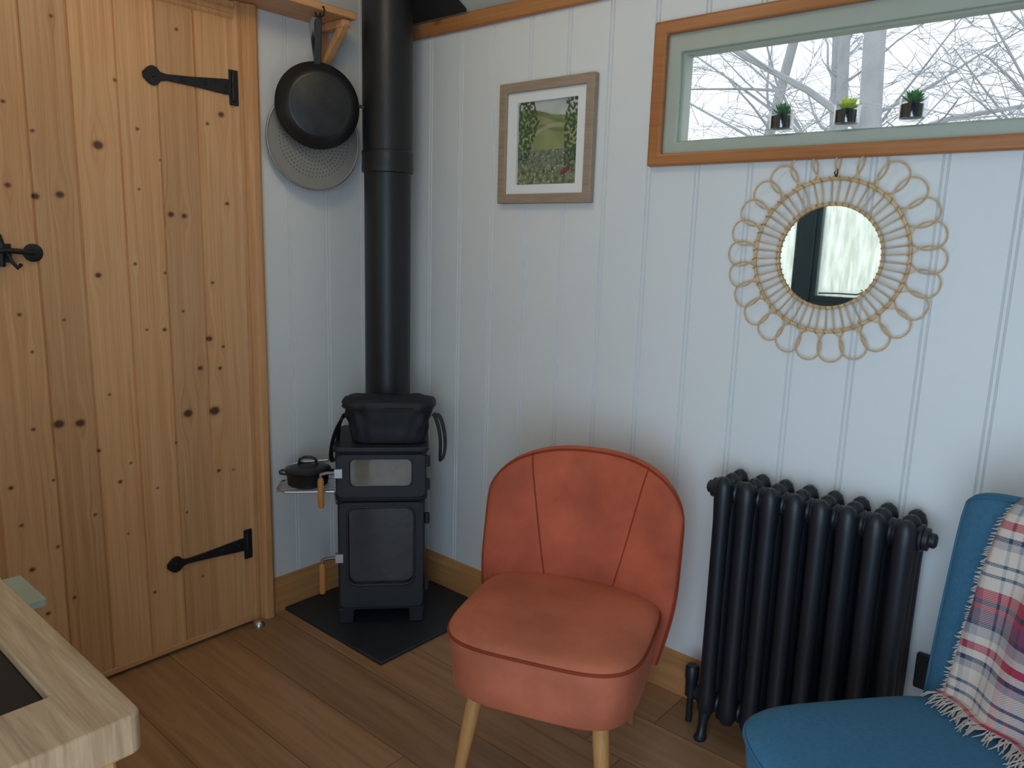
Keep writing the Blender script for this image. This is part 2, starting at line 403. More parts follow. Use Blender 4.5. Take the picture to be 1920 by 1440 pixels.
# slab edges behind the face
MB().box(.003, .0165, DY0, DY1, DZ0, DZ1).build('door_core', m_pine_z, door, smooth=False)
MB().box(.022, .027, DY0 + .02, DY1, .012, .03).build('door_strip', m_pine_y, door, bevel=.002)
def hinge(pc, ptop, pbot, end):
    X0 = .0225
    c0 = PL(*pc, X0); zt = PL(*ptop, X0).z; zb = PL(*pbot, X0).z; e0 = PL(*end, X0)
    m = MB(); m.box(X0, X0 + .007, c0.y - .014, c0.y + .014, zb, zt)
    m.tube([(X0 + .008, c0.y - .004, zb + .01), (X0 + .008, c0.y - .004, zt - .01)], .006, 10)
    d = (e0 - c0); d.x = 0; L = d.length; d.normalize(); nn = Vector((0, -d.z, d.y))
    prof = [(0, .021), (.1 * L, .022), (.5 * L, .013), (.80 * L, .0085), (.87 * L, .012), (.90 * L, .022), (.95 * L, .027), (1.0 * L, .022), (1.06 * L, .007)]
    poly = [(c0 + d * a + nn * w) for a, w in prof] + [(c0 + d * a - nn * w) for a, w in prof[::-1]]
    m.prism([(p_.y, p_.z) for p_ in poly], X0, X0 + .006, mpYZ)
    for a in (.12, .35, .62, .95):
        q = c0 + d * (a * L); m.lathe([(.006, 0), (.005, .003), (.002, .0045)], 10, axisX((X0 + .005, q.y, q.z)))
    m.build('hinge', m_iron, door, bevel=.0015)
hinge((437, 165), (437, 132), (437, 198), (277, 140))
hinge((464, 1018), (464, 992), (464, 1046), (322, 1060))
# thumb latch
a = PL(62, 474, .025); b = PL(-60, 470, .025); cpt = PL(20, 470, .025)
m = MB(); m.lathe([(.023, -.003), (.023, .003), (.016, .006), (.006, .007)], 20, axisX(a))
m.tube([Vector((.036, b.y, b.z)), Vector((.036, cpt.y, cpt.z)), Vector((.034, a.y, a.z))], .007, 10)
m.box(.022, .031, b.y, cpt.y, b.z - .028, b.z + .018)
m.tube([PL(14, 476, .04), PL(22, 490, .055), PL(34, 503, .058), PL(40, 496, .052)], .005, 8)
m.tube([PL(-5, 440, .03), PL(2, 458, .03), PL(4, 500, .03)], .008, 8)
m.build('latch', m_iron, door, bevel=.001)
# door frame
fr = [(-.655, 0), (-.655, .022), (-.645, .028), (-.632, .028), (-.628, .024), (-.612, .026), (-.604, .034), (-.585, .035), (-.575, .028), (-.575, 0)]
mb = MB(); mb.loft([[Vector((d, y_, z)) for y_, d in fr] for z in (0, 2.0)])
mb.loft([[Vector((d, -2.015 - y_, z)) for y_, d in fr] for z in (0, 2.0)])
mb.loft([[Vector((d, y_, 1.945 + (z_ + .655) * .68)) for z_, d in fr] for y_ in (-1.36, -.655)])
struct(mb.build('trim_2', m_pine_z, ang=25))

# ------------------------------------------------------------------ shelf and bracket above the door
sh = thing('wall_shelf', (0, -.9, 1.86), label='narrow pine shelf high on the wall beside the flue pipe, with a gallows bracket', cat='shelf')
MB().box(.0, .157, -1.65, -.298, 2.002, 2.026).build('board', m_pine_y, sh, bevel=.003)
m = MB(); m.box(0.001, .022, -.342, -.31, 1.865, 2.001); m.box(.0, .14, -.342, -.31, 1.978, 2.001)
m.prism([(.012, 1.872), (.03, 1.872), (.145, 1.985), (.145, 2.0), (.12, 2.0)], -.338, -.314, lambda p, d: Vector((p[0], d, p[1])))
m.build('bracket', m_pine_z, sh, bevel=.002)
hk = MB(); hk.tube([(.150, -.428, 2.012), (.162, -.428, 2.012), (.167, -.428, 2.0), (.160, -.428, 1.987), (.148, -.428, 1.985), (.140, -.428, 1.993)], .0025, 8)
hk.build('hook', m_iron, sh)

# ------------------------------------------------------------------ pan + splatter guard
pc = Vector((.112, -.416, 1.730))
pan = thing('frying_pan', pc, label='black frying pan hanging by its handle with its base facing out', cat='pan')
m = MB(); m.lathe([(.0, .020), (.092, .020), (.100, .018), (.116, .004), (.1325, -.014), (.1345, -.016), (.131, -.017), (.113, .001), (.098, .014), (.0, .016)], 64, axisX(pc), cap0=False, cap1=False)
m.build('bowl', m_pan, pan)
m = MB(); m.lathe([(.0, .0225), (.084, .0225), (.090, .0205)], 48, axisX(pc), cap0=False, cap1=False); m.build('base_disc', m_panbase, pan)
m = MB()
hp = [pc + Vector((-.012, 0, .118)), pc + Vector((-.004, 0, .15)), pc + Vector((.004, 0, .19)), pc + Vector((.010, 0, .235)), pc + Vector((.012, 0, .262))]
m.ribbon(hp, (0, 1, 0), .022, .010); m.build('handle', mat('pan_handle', (.03, .037, .04), .4, metal=.2), pan, bevel=.004, seg=3)
m = MB(); c0 = pc + Vector((.013, 0, .272))
m.tube([c0 + Vector((0, .008 * math.cos(a), .011 * math.sin(a))) for a in [2*PI*k/16 for k in range(16)]], .0028, 8, closed=True); m.build('hanging_loop', m_iron, pan)
m = MB(); m.tube([pc + Vector((-.012, .130, .01)), pc + Vector((-.010, .143, .01)), pc + Vector((-.010, .148, .008))], [.006, .005, .007], 8); m.build('helper_handle', m_pan, pan)
pan.rotation_euler = (0, 0, math.radians(-25))

gp = PL(589, 262, .05)
gd = thing('splatter_guard', gp, label='round grey perforated splatter guard hanging behind the frying pan', cat='splatter guard')
mm, nt, bs = newmat('perforated_grey'); co = objco(nt); sp = node(nt, 'ShaderNodeSeparateXYZ', {0: co})
rr = mth(nt, 'SQRT', mth(nt, 'ADD', mth(nt, 'POWER', sp.outputs[1], 2.0), mth(nt, 'POWER', sp.outputs[2], 2.0)))
k = mth(nt, 'FLOOR', mth(nt, 'DIVIDE', rr, .0125)); frr = mth(nt, 'SUBTRACT', mth(nt, 'FRACT', mth(nt, 'DIVIDE', rr, .0125)), .5)
an = mth(nt, 'ARCTAN2', sp.outputs[2], sp.outputs[1])
fa = mth(nt, 'SUBTRACT', mth(nt, 'FRACT', mth(nt, 'MULTIPLY', mth(nt, 'MULTIPLY', an, 1 / (2 * PI)), mth(nt, 'MULTIPLY', k, 7.0))), .5)
dd = mth(nt, 'SQRT', mth(nt, 'ADD', mth(nt, 'POWER', frr, 2.0), mth(nt, 'POWER', fa, 2.0)))
hole = mth(nt, 'MULTIPLY', mth(nt, 'LESS_THAN', dd, .17), mth(nt, 'LESS_THAN', rr, .125))
nt.links.new(mixc(nt, hole, (.31, .29, .26), (.10, .095, .085)), bs.inputs['Base Color']); bs.inputs['Roughness'].default_value = .5; bs.inputs['Metallic'].default_value = .3
m = MB(); m.lathe([(0, -.002), (.150, -.002), (.158, -.003), (.158, .003), (.150, .002), (0, .002)], 64, axisX(gp), cap0=False, cap1=False); m.build('disc', mm, gd)
m = MB(); m.tube([gp + Vector((0, .159 * math.cos(a), .159 * math.sin(a))) for a in [2*PI*k/64 for k in range(64)]], .004, 8, closed=True)
m.build('rim', mat('rim_grey', (.31, .29, .26), .4, metal=.5), gd)
m = MB(); m.ribbon([gp + Vector((.003, 0, .155)), gp + Vector((.03, -.004, .24)), Vector((.12, -.428, 1.96)), Vector((.143, -.428, 1.984))], (0, 1, 0), .012, .004); m.build('handle', m_steel, gd)
gd.rotation_euler = (0, 0, math.radians(-11))

# ------------------------------------------------------------------ window on right wall
win = thing('window_1', (1.79, 0, 1.537), kind='structure')
MB().ring(rect2(1.093, 2.502, 1.537, 1.915), rect2(1.132, 2.463, 1.570, 1.880), -.024, .0, mpXZ).build('window_trim', m_trim_x, win, bevel=.007, seg=3)
MB().ring(rect2(1.110, 2.485, 1.552, 1.898), rect2(1.168, 2.430, 1.600, 1.834), -.004, .07, mpXZ).build('window_frame', m_sage, win, bevel=.003)
MB().ring(rect2(1.160, 2.438, 1.594, 1.842), rect2(1.176, 2.422, 1.606, 1.828), .012, .05, mpXZ).build('glazing_bead', m_sage, win, bevel=.003)
MB().box(1.168, 2.43, .030, .034, 1.600, 1.834).build('pane', m_glass, win, smooth=False)

# succulents stuck to the pane
def succulent(x, z0, label, leafm, style, seed):
    rnd = random.Random(seed); cy = -.002
    t = thing('succulent_pot', (x, cy, z0), label=label, cat='succulent', group='succulent pots on the window pane')
    m = MB(); m.lathe([(.0, 0), (.024, 0), (.0285, .004), (.0295, .046), (.0285, .046), (.0275, .005), (.0, .003)], 28, Matrix.Translation((x, cy, z0)), cap0=False, cap1=False)
    m.build('glass_cup', m_cup, t)
    m = MB(); m.lathe([(.0, .0035), (.0235, .0055), (.0240, .034), (.012, .038), (0, .039)], 24, Matrix.Translation((x - .003, cy, z0)), cap0=False, cap1=False)
    m.build('soil', m_soil, t)
    m = MB(); m.lathe([(.012, 0), (.010, .003), (.006, .004)], 16, axisY((x, .0255, z0 + .03))); m.build('suction_cup', m_cup, t)
    m = MB(); n = 26
    for i in range(n):
        a = i * 2.399; el = math.radians(12 + 70 * (i / n) ** .8); L = (.030 if style else .034) * (1 - .35 * i / n) * rnd.uniform(.85, 1.1); w = .0068 if style else .0048
        d = Vector((math.cos(a) * math.cos(el), math.sin(a) * math.cos(el) * .75, math.sin(el)))
        sd = d.cross(Vector((0, 0, 1))).normalized(); up = sd.cross(d)
        p0 = Vector((x, cy, z0 + .036)); rings = []
        for q, ww in ((0, .5), (.35, .9), (.65, 1), (.85, .65), (1, .08)):
            c0 = p0 + d * (L * q) + Vector((0, 0, .006 * q * q))
            rings.append([c0 + sd * (w * ww * math.cos(b)) + up * (w * .45 * ww * math.sin(b)) for b in [2*PI*k/6 for k in range(6)]])
        m.loft(rings)
    m.build('plant', leafm, t)
succulent(1.462, 1.611, 'dark green spiky succulent in a glass cup, nearest the left end of the window', m_leaf, 0, 1)
succulent(1.618, 1.612, 'bright lime green succulent in a glass cup, between the two dark green ones', m_leafy, 1, 2)
succulent(1.760, 1.613, 'small dark green succulent in a glass cup, rightmost on the window pane', m_leaf, 0, 3)

# trees outside
def tree(px, py, h, r, seed, label, lean=(0, 0), dens=(17, 7, 6)):
    rnd = random.Random(seed); m = MB()
    def branch(p, d, L, r0, dep):
        n = 6 if dep == 0 else 4; pts = [p.copy()]; rs = [r0]; dd = d.copy()
        for i in range(n):
            dd = (dd + Vector((rnd.uniform(-1, 1), rnd.uniform(-1, 1), rnd.uniform(-.8, .9))) * (.07 if dep == 0 else .20)).normalized()
            p = p + dd * (L / n); pts.append(p.copy()); rs.append(r0 * (1 - .75 * (i + 1) / n) if dep else r0 * (1 - .5 * (i + 1) / n))
        m.tube(pts, rs, 8 if dep == 0 else (5 if dep < 2 else 3))
        if dep >= 3: return
        cnt = dens[dep]
        for k in range(cnt):
            f = rnd.uniform(.30, 1) if dep == 0 else rnd.uniform(.15, 1)
            q = f * n; i = min(int(q), n - 1); b0 = pts[i].lerp(pts[i + 1], q - i)
            az = rnd.uniform(0, 2 * PI); side = Vector((math.cos(az), math.sin(az) * .6, 0))
            nd = (dd * .5 + side * 1.0 + Vector((0, 0, rnd.uniform(-.3, .6)))).normalized()
            branch(b0, nd, L * (rnd.uniform(.18, .34) if dep == 0 else rnd.uniform(.3, .6)), max(.0038, rs[i] * (rnd.uniform(.2, .38) if dep == 0 else rnd.uniform(.25, .42))), dep + 1)
    branch(Vector((0, 0, 0)), Vector((lean[0], lean[1], 1)).normalized(), h, r, 0)
    for v in m.v: v += Vector((px, py, -.7))
    tag(m.build('bare_tree', m_bark, None, merge=False), label, 'tree', 'bare trees outside the window')
tree(.45, 4.2, 7.0, .105, 11, 'thick trunked bare tree outside, seen behind the lime succulent and the right-hand one')
tree(-.05, 5.4, 7.0, .07, 12, 'bare tree outside, its trunk just left of the lime succulent')
tree(-.75, 6.8, 6.5, .08, 13, 'bare tree outside, its trunk behind the leftmost succulent', (.03, 0))
tree(2.3, 5.4, 6.5, .085, 14, 'bare tree outside at the right end of the window with branches sloping across', (-.25, 0))
tree(-2.4, 8.2, 6.5, .10, 15, 'bare tree outside at the left end of the window', (.05, 0))

# ------------------------------------------------------------------ picture
pic = thing('framed_picture', (.72, 0, 1.44), label='small countryside painting with white mount in a taupe wooden frame', cat='picture')
MB().ring(rect2(.534, .905, 1.441, 1.812), rect2(.564, .875, 1.471, 1.782), -.024, -.0015, mpXZ).build('frame', m_taupe, pic, bevel=.003)
MB().ring(rect2(.560, .879, 1.468, 1.786), rect2(.604, .840, 1.500, 1.752), -.013, -.005, mpXZ).build('mount', m_matb, pic, smooth=False)
nx, nzz = 160, 170; cols = []; vs = []; fs = []
def paintcol(u, v):
    n = lambda s, o=0: noise.noise(Vector((u * s + o, v * s, o)))
    hor = .86 + .05 * math.sin(u * 5 + 1)
    if v > hor: c = Vector((.50, .54, .50)) + Vector((.1, .1, .1)) * n(6)
    else:
        c = Vector((.20, .25, .10)).lerp(Vector((.36, .37, .17)), .5 + .7 * n(5, 3))
        if v > .62:
            b = math.sin(v * 45 + u * 7 + 3 * n(3, 7)); c = c.lerp(Vector((.12, .17, .07)), .6 if b > .35 else .1)
        elif v < .42:
            c = Vector((.09, .12, .06)).lerp(Vector((.30, .32, .18)), .5 + .9 * n(16, 5))
            if .22 < v < .42: c = c.lerp(Vector((.14, .20, .24)), max(0, min(.6, .15 + 1.2 * n(12, 9))))
            if n(34, 2) > .40: c = Vector((.52, .50, .38))
            if n(40, 6) > .45: c = Vector((.06, .09, .05))
        if abs(v - (.6 + .10 * math.sin(u * 4 - 1))) < .025: c = c.lerp(Vector((.45, .42, .28)), .6)
    if (u < .36 - .2 * abs(v - .75) * 2 and v > .3 or u > .78 + .1 * n(4, 1) and v > .2) and n(26, 11) > -.08: c = Vector((.05, .08, .035)) * (1.3 + 1.0 * n(44))
    if (u - .80) ** 2 / .006 + (v - .16 - (u - .8) * .4) ** 2 / .0012 < 1: c = Vector((.24, .05, .05))
    return c
for j in range(nzz):
    for i in range(nx):
        u, v = i / (nx - 1), j / (nzz - 1); vs.append((.600 + .244 * u, -.0045, 1.498 + .256 * v)); c = paintcol(u, v); cols += [max(0, c.x), max(0, c.y), max(0, c.z), 1]
for j in range(nzz - 1):
    for i in range(nx - 1): fs.append((j*nx+i, j*nx+i+1, (j+1)*nx+i+1, (j+1)*nx+i))
mm, nt, bs = newmat('painted_landscape'); nt.links.new(node(nt, 'ShaderNodeAttribute', attribute_name='col').outputs['Color'], bs.inputs['Base Color']); bs.inputs['Roughness'].default_value = .6
MB().add(vs, fs).build('painting', mm, pic, merge=False, attrs={'col': ('FLOAT_COLOR', cols)})

# ------------------------------------------------------------------ rattan mirror
mc = Vector((1.614, -.012, 1.307))
mir = thing('wall_mirror', mc, label='round mirror with flower petal loops of bent rattan around it', cat='mirror')
def circ(r, y=0, n=96, M=mc): return [M + Vector((r * math.cos(2*PI*k/n), y, r * math.sin(2*PI*k/n))) for k in range(n)]
m = MB(); m.lathe([(.0, .004), (.124, .004), (.124, -.004), (0, -.004)], 64, axisY(mc + Vector((0, .002, 0))), cap0=False, cap1=False); m.build('mirror_glass', m_mirror, mir, ang=30)
m = MB(); m.tube(circ(.124, -.006), .0038, 8, closed=True); m.build('inner_ring', m_rattan, mir)
m = MB(); m.tube(circ(.1825, -.0085), .0042, 8, closed=True); m.build('outer_ring', m_rattan, mir)
NP = 26
m = MB(); m2 = MB()
for k in range(2 * NP):
    a = 2 * PI * (k + .5) / (2 * NP); d = Vector((math.cos(a), 0, math.sin(a))); tt = Vector((-math.sin(a), 0, math.cos(a)))
    m.tube([mc + d * .177 + Vector((0, -.013, 0)) - tt * .003, mc + d * .188 + Vector((0, -.013, 0)) + tt * .003], .0018, 6)
    m2.tube([mc + d * .120 + Vector((0, -.010, 0)), mc + d * .129 + Vector((0, -.010, 0)) + tt * .002], .0022, 6)
m.build('outer_binding', m_bind, mir); m2.build('inner_binding', m_bind, mir)
proto = None
for k in range(NP):
    if proto is None:
        pts = []
        for i in range(45):
            s = (i / 44 - .5) * 2; q = abs(s)
            if q > .62: f = (q - .62) / .38; rad = .186 - f * .060; off = .0118 + (.0078 - .0118) * f
            else:
                ph = q / .62; aa = ph * PI * .86
                rad = .2235 + .0335 * math.cos(aa); off = .0118 * ph ** 4 + .0365 * math.sin(aa) * (1 - .30 * ph)
                if ph > .8: rad += (.186 - (.2235 + .0335 * math.cos(PI * .86))) * ((ph - .8) / .2); off -= .0365 * math.sin(PI * .86) * .7 * ((ph - .8) / .2) ** 1.5
            pts.append(Vector((math.copysign(off, s) if s else 0, .0035 * (1 if s > 0 else -1) * min(1, abs(s) * 3) - .001, rad)))
        proto = MB(); proto.tube(pts, .0019, 7); proto = proto.build('petal_loop', m_rattan, mir, world=False); o = proto
    else:
        o = proto.copy(); COL.objects.link(o); o.parent = mir
    o.rotation_euler = (0, 2 * PI * (k + .5) / NP, 0); o.location = (0, -.003, 0)
m = MB(); m.tube([mc + Vector((0, -.006, .186)), mc + Vector((-.004, -.012, .196)), mc + Vector((0, -.006, .206)), mc + Vector((.004, -.012, .196)), mc + Vector((0, -.006, .186))], .0015, 6)
m.build('hanger', m_iron, mir)

# ------------------------------------------------------------------ hearth, stove, flue
tag(MB().box(.019, .550, -.530, -.019, 0, .012).build('hearth_slab', m_slate, bevel=.003), 'square dark slate hearth slab on the floor under the stove', 'hearth')
SX, SY, SR = .249, -.270, math.radians(47.9)
st = thing('wood_stove', (SX, SY, .012), SR, 'small black cast stove with an oven above the glass fire door', 'stove')
L = dict(parent=st, world=False)
HB = .15
m = MB(); m.prism(rrect(0, 0, HB - .004, HB - .006, .02), .050, .448, mpXY); m.build('body', m_stove, bevel=.004, **L)
m = MB(); m.prism(rrect(0, 0, HB, HB - .002, .02), .455, .612, mpXY); m.build('oven_body', m_stove, bevel=.004, **L)
m = MB(); m.prism(rrect(0, 0, HB + .008, HB + .008, .024), .612, .630, mpXY); m.build('top_plate', m_stove, bevel=.005, **L)
m = MB(); m.prism(rrect(0, .0, HB + .004, HB + .002, .022), .447, .457, mpXY); m.build('middle_band', m_stove, bevel=.003, **L)
for sx in (-1, 1):
    for sy in (-1, 1):
        m = MB(); m.loft([[Vector((sx * .119 + a * w, sy * .117 + b * w, z)) for a, b in ((-1,-1),(1,-1),(1,1),(-1,1))] for z, w in ((0, .024), (.03, .025), (.056, .027))])
        m.build('leg', m_stove, bevel=.004, **L)
yF = -.148
d1 = MB(); d1.ring(rrect(.002, .255, .140, .188, .018), rrect(.0, .290, .106, .134, .028), yF - .018, yF, mpXZ); d1 = d1.build('fire_door', m_stove, bevel=.004, **L)
m = MB(); m.prism(rrect(.0, .290, .108, .136, .028), yF - .008, yF, mpXZ); m.build('door_glass', m_fireglass, d1, world=False)
m = MB(); m.ring(rrect(.0, .290, .114, .142, .034), rrect(.0, .290, .106, .134, .028), yF - .023, yF - .010, mpXZ); m.build('glass_frame', m_stove, d1, world=False, bevel=.003)
d2 = MB(); d2.ring(rrect(.002, .534, .146, .074, .018), rrect(.0, .545, .100, .047, .018), yF - .020, yF, mpXZ); d2 = d2.build('oven_door', m_stove, bevel=.004, **L)
m = MB(); m.prism(rrect(.0, .545, .102, .049, .018), yF - .008, yF, mpXZ); m.build('oven_glass', m_ovenglass, d2, world=False)
for dd_, z0, z1 in ((d2, .435, .535), (d1, .135, .240)):
    m = MB(); m.tube([(-.192, yF - .035, z0), (-.192, yF - .035, z0 + .01), (-.192, yF - .035, z1 - .01), (-.192, yF - .035, z1)], [.0085, .0105, .0105, .008], 12); h = m.build('handle', m_handle, dd_, world=False)
    m = MB(); m.tube([(-.192, yF - .035, z1 - .002), (-.192, yF - .035, z1 + .012), (-.175, yF - .026, z1 + .014), (-.135, yF - .012, z1 + .012)], .006, 8); m.box(-.15, -.125, yF - .024, yF - .004, z1 - .004, z1 + .026)
    m.build('handle_rod', m_steel, dd_, world=False)
for z in (.14, .38, .50, .58):
    m = MB(); m.tube([(.152, yF + .004, z - .018), (.152, yF + .004, z + .018)], .010, 12); m.build('hinge', m_stove, bevel=.002, **L)
# side rack (wire shelf fixed to the stove)
m = MB(); RZ = .478; rx0, rx1, ry0, ry1 = -.342, -.152, -.150, -.002
m.tube([(rx1, ry0, RZ), (rx0 + .03, ry0, RZ), (rx0, ry0 + .03, RZ), (rx0, ry1 - .03, RZ), (rx0 + .03, ry1, RZ), (rx1, ry1, RZ)], .0035, 8)
for i in range(6):
    y_ = ry0 + (i + 1) * (ry1 - ry0) / 7; m.tube([(rx0, y_, RZ), (rx1, y_, RZ)], .0022, 6)
m.tube([(rx0, ry0 + .03, RZ - .012), (rx0, ry1 - .03, RZ - .012)], .0025, 6); m.tube([(rx1, ry0, RZ), (-.148, ry0 + .02, RZ - .05)], .003, 6)
m.build('side_rack', m_steel, **L)
# pot on the rack
MS = Matrix.Translation((SX, SY, .012)) @ Matrix.Rotation(SR, 4, 'Z')
pp = MS @ Vector((-.247, -.076, RZ + .003))
pot = thing('casserole_pot', pp, SR, 'small black cast iron pot with lid sitting on the rack left of the stove', 'pot')
K = dict(parent=pot, world=False)
m = MB(); m.lathe([(0, 0), (.058, 0), (.066, .006), (.071, .045), (.074, .048), (.071, .050), (.067, .046), (.060, .008), (0, .006)], 40, cap0=False, cap1=False)
m.build('body', m_castiron, **K)
lid = MB(); lid.lathe([(.075, .050), (.076, .056), (.067, .062), (.040, .070), (0, .073)], 40, cap1=False); lid = lid.build('lid', m_castiron, **K)
m = MB(); m.tube([(-.03, 0, .067), (-.026, 0, .088), (-.01, 0, .095), (.01, 0, .095), (.026, 0, .088), (.03, 0, .067)], .005, 8); m.build('lid_handle', m_castiron, lid, world=False)
for s in (-1, 1):
    m = MB(); m.tube([(s * .068, -.022, .042), (s * .088, -.018, .044), (s * .092, 0, .045), (s * .088, .018, .044), (s * .068, .022, .042)], .0045, 8); m.build('ear_handle', m_castiron, **K)
m = MB(); m.tube([(-.06, .02, .062), (-.02, .012, .075), (.03, .005, .08), (.068, -.002, .085)], .004, 8); m.build('lid_lifter', m_steel, **K)

# flue
fx_, fy_ = .180, -.190
fl = thing('flue_pipe', (fx_, fy_, .642), label='tall black stove pipe rising from the stove through the ceiling', cat='stove pipe')
T = Matrix.Translation((fx_, fy_, 0))
m = MB(); m.lathe([(.079, .643), (.079, 1.62)], 64, T); m.build('lower_pipe', m_flue, fl, ang=60)
m = MB(); m.lathe([(.0835, 1.585), (.0835, 2.40)], 64, T); m.build('upper_pipe', m_flue, fl, ang=60)
m = MB(); m.lathe([(.080, 1.535), (.0865, 1.537), (.0875, 1.55), (.0865, 1.562), (.0862, 1.59), (.0875, 1.597), (.0868, 1.606), (.0835, 1.608)], 64, T, cap0=False, cap1=False); m.build('collar', m_flue, fl, ang=60)
m = MB(); m.lathe([(.080, .643), (.092, .645), (.092, .67), (.082, .675)], 48, T); m.build('base_collar', m_stove, fl)
m = MB(); rings = []
for y_ in [-.03 - .40 * i / 8 for i in range(9)]:
    rings.append([Vector((.015, y_, zc(y_) - .003)), Vector((.385, y_, zc(y_) - .003)), Vector((.385, y_, zc(y_) - .012)), Vector((.015, y_, zc(y_) - .012))])
m.loft(rings); m.build('ceiling_plate', m_flue, fl)

# bag on the stove
BZ = .643
bg = thing('cool_bag', MS @ Vector((0.024, -.062, BZ - .012)), SR - math.radians(3), 'soft black fabric bag with strap handles lying on top of the stove', 'bag')
K = dict(parent=bg, world=False)
def sring(a, b, z, n=64, e=3.6, cx=0, cy=0, wob=0, seed=0, zw=0):
    out = []
    for k in range(n):
        t = 2 * PI * k / n; c, s = math.cos(t), math.sin(t)
        w = 1 + wob * noise.noise(Vector((c * 3.2 + seed, s * 3.2, z * 45)))
        out.append(Vector((cx + a * w * math.copysign(abs(c) ** (2 / e), c), cy + b * (1 + 2.2 * (w - 1)) * math.copysign(abs(s) ** (2 / e), s),
                           z + zw * (.6 * noise.noise(Vector((c * 2.6, s * 2.6, seed + 3))) + .8 * abs(c) ** 3 * .5))))
    return out
m = MB(); m.loft([sring(a, b, z, wob=w, zw=q) for a, b, z, w, q in ((.118, .052, .001, 0, 0), (.124, .058, .004, .0, 0), (.128, .062, .02, .06, 0), (.131, .062, .045, .11, .003), (.135, .063, .07, .12, .006), (.141, .064, .09, .10, .008), (.147, .066, .110, .05, .010), (.150, .067, .120, .03, .010))])
m.build('bag_body', m_bag, **K)
m = MB(); m.loft([sring(a, b, z, wob=w, seed=4, zw=q) for a, b, z, w, q in ((.150, .068, .116, .02, .010), (.154, .071, .120, .04, .010), (.154, .071, .132, .05, .012), (.149, .067, .142, .06, .014), (.128, .055, .147, .07, .014), (.09, .038, .146, .08, .012), (.05, .02, .147, .06, .006), (.015, .008, .147, 0, 0))])
m.build('lid_flap', m_bag, **K)
m = MB(); m.tube([p for p in sring(.1545, .0715, .118, 60, wob=.04, seed=4, zw=.010)], .0020, 6, closed=True); m.build('zip', m_black, **K)
for s in (-1, 1):
    m = MB()
    if s < 0: pts = [(-.146, -.03, .085), (-.160, -.03, .07), (-.176, -.03, .035), (-.188, -.03, -.01), (-.192, -.028, -.055), (-.182, -.024, -.07), (-.174, -.02, -.055), (-.172, -.01, 0), (-.168, .0, .05), (-.150, .005, .09)]
    else: pts = [(.146, -.03, .095), (.164, -.03, .098), (.178, -.03, .075), (.188, -.03, .03), (.190, -.028, -.02), (.182, -.024, -.06), (.174, -.02, -.058), (.174, -.01, .0), (.166, .0, .05), (.150, .005, .095)]
    P = [Vector(p) for p in pts]; Q = []
    for i in range(len(P) - 1):
        a, b, c, d = P[max(i-1, 0)], P[i], P[i+1], P[min(i+2, len(P)-1)]
        for k in range(4):
            t = k / 4; Q.append(.5 * ((2*b) + (c-a)*t + (2*a-5*b+4*c-d)*t*t + (3*b-a-3*c+d)*t**3))
    Q.append(P[-1]); m.ribbon(Q, (0.35, 1, 0), .026, .003); m.build('strap', m_bag, **K)

# small door stop
dp = Vector((.055, -.655, 0))
ds = MB(); ds.lathe([(.020, 0), (.020, .006), (.016, .016), (.009, .021), (0, .022)], 24, Matrix.Translation(dp), cap1=False)
tag(ds.build('door_stop', m_steel), 'small domed metal door stop on the floor by the door frame', 'door stop')

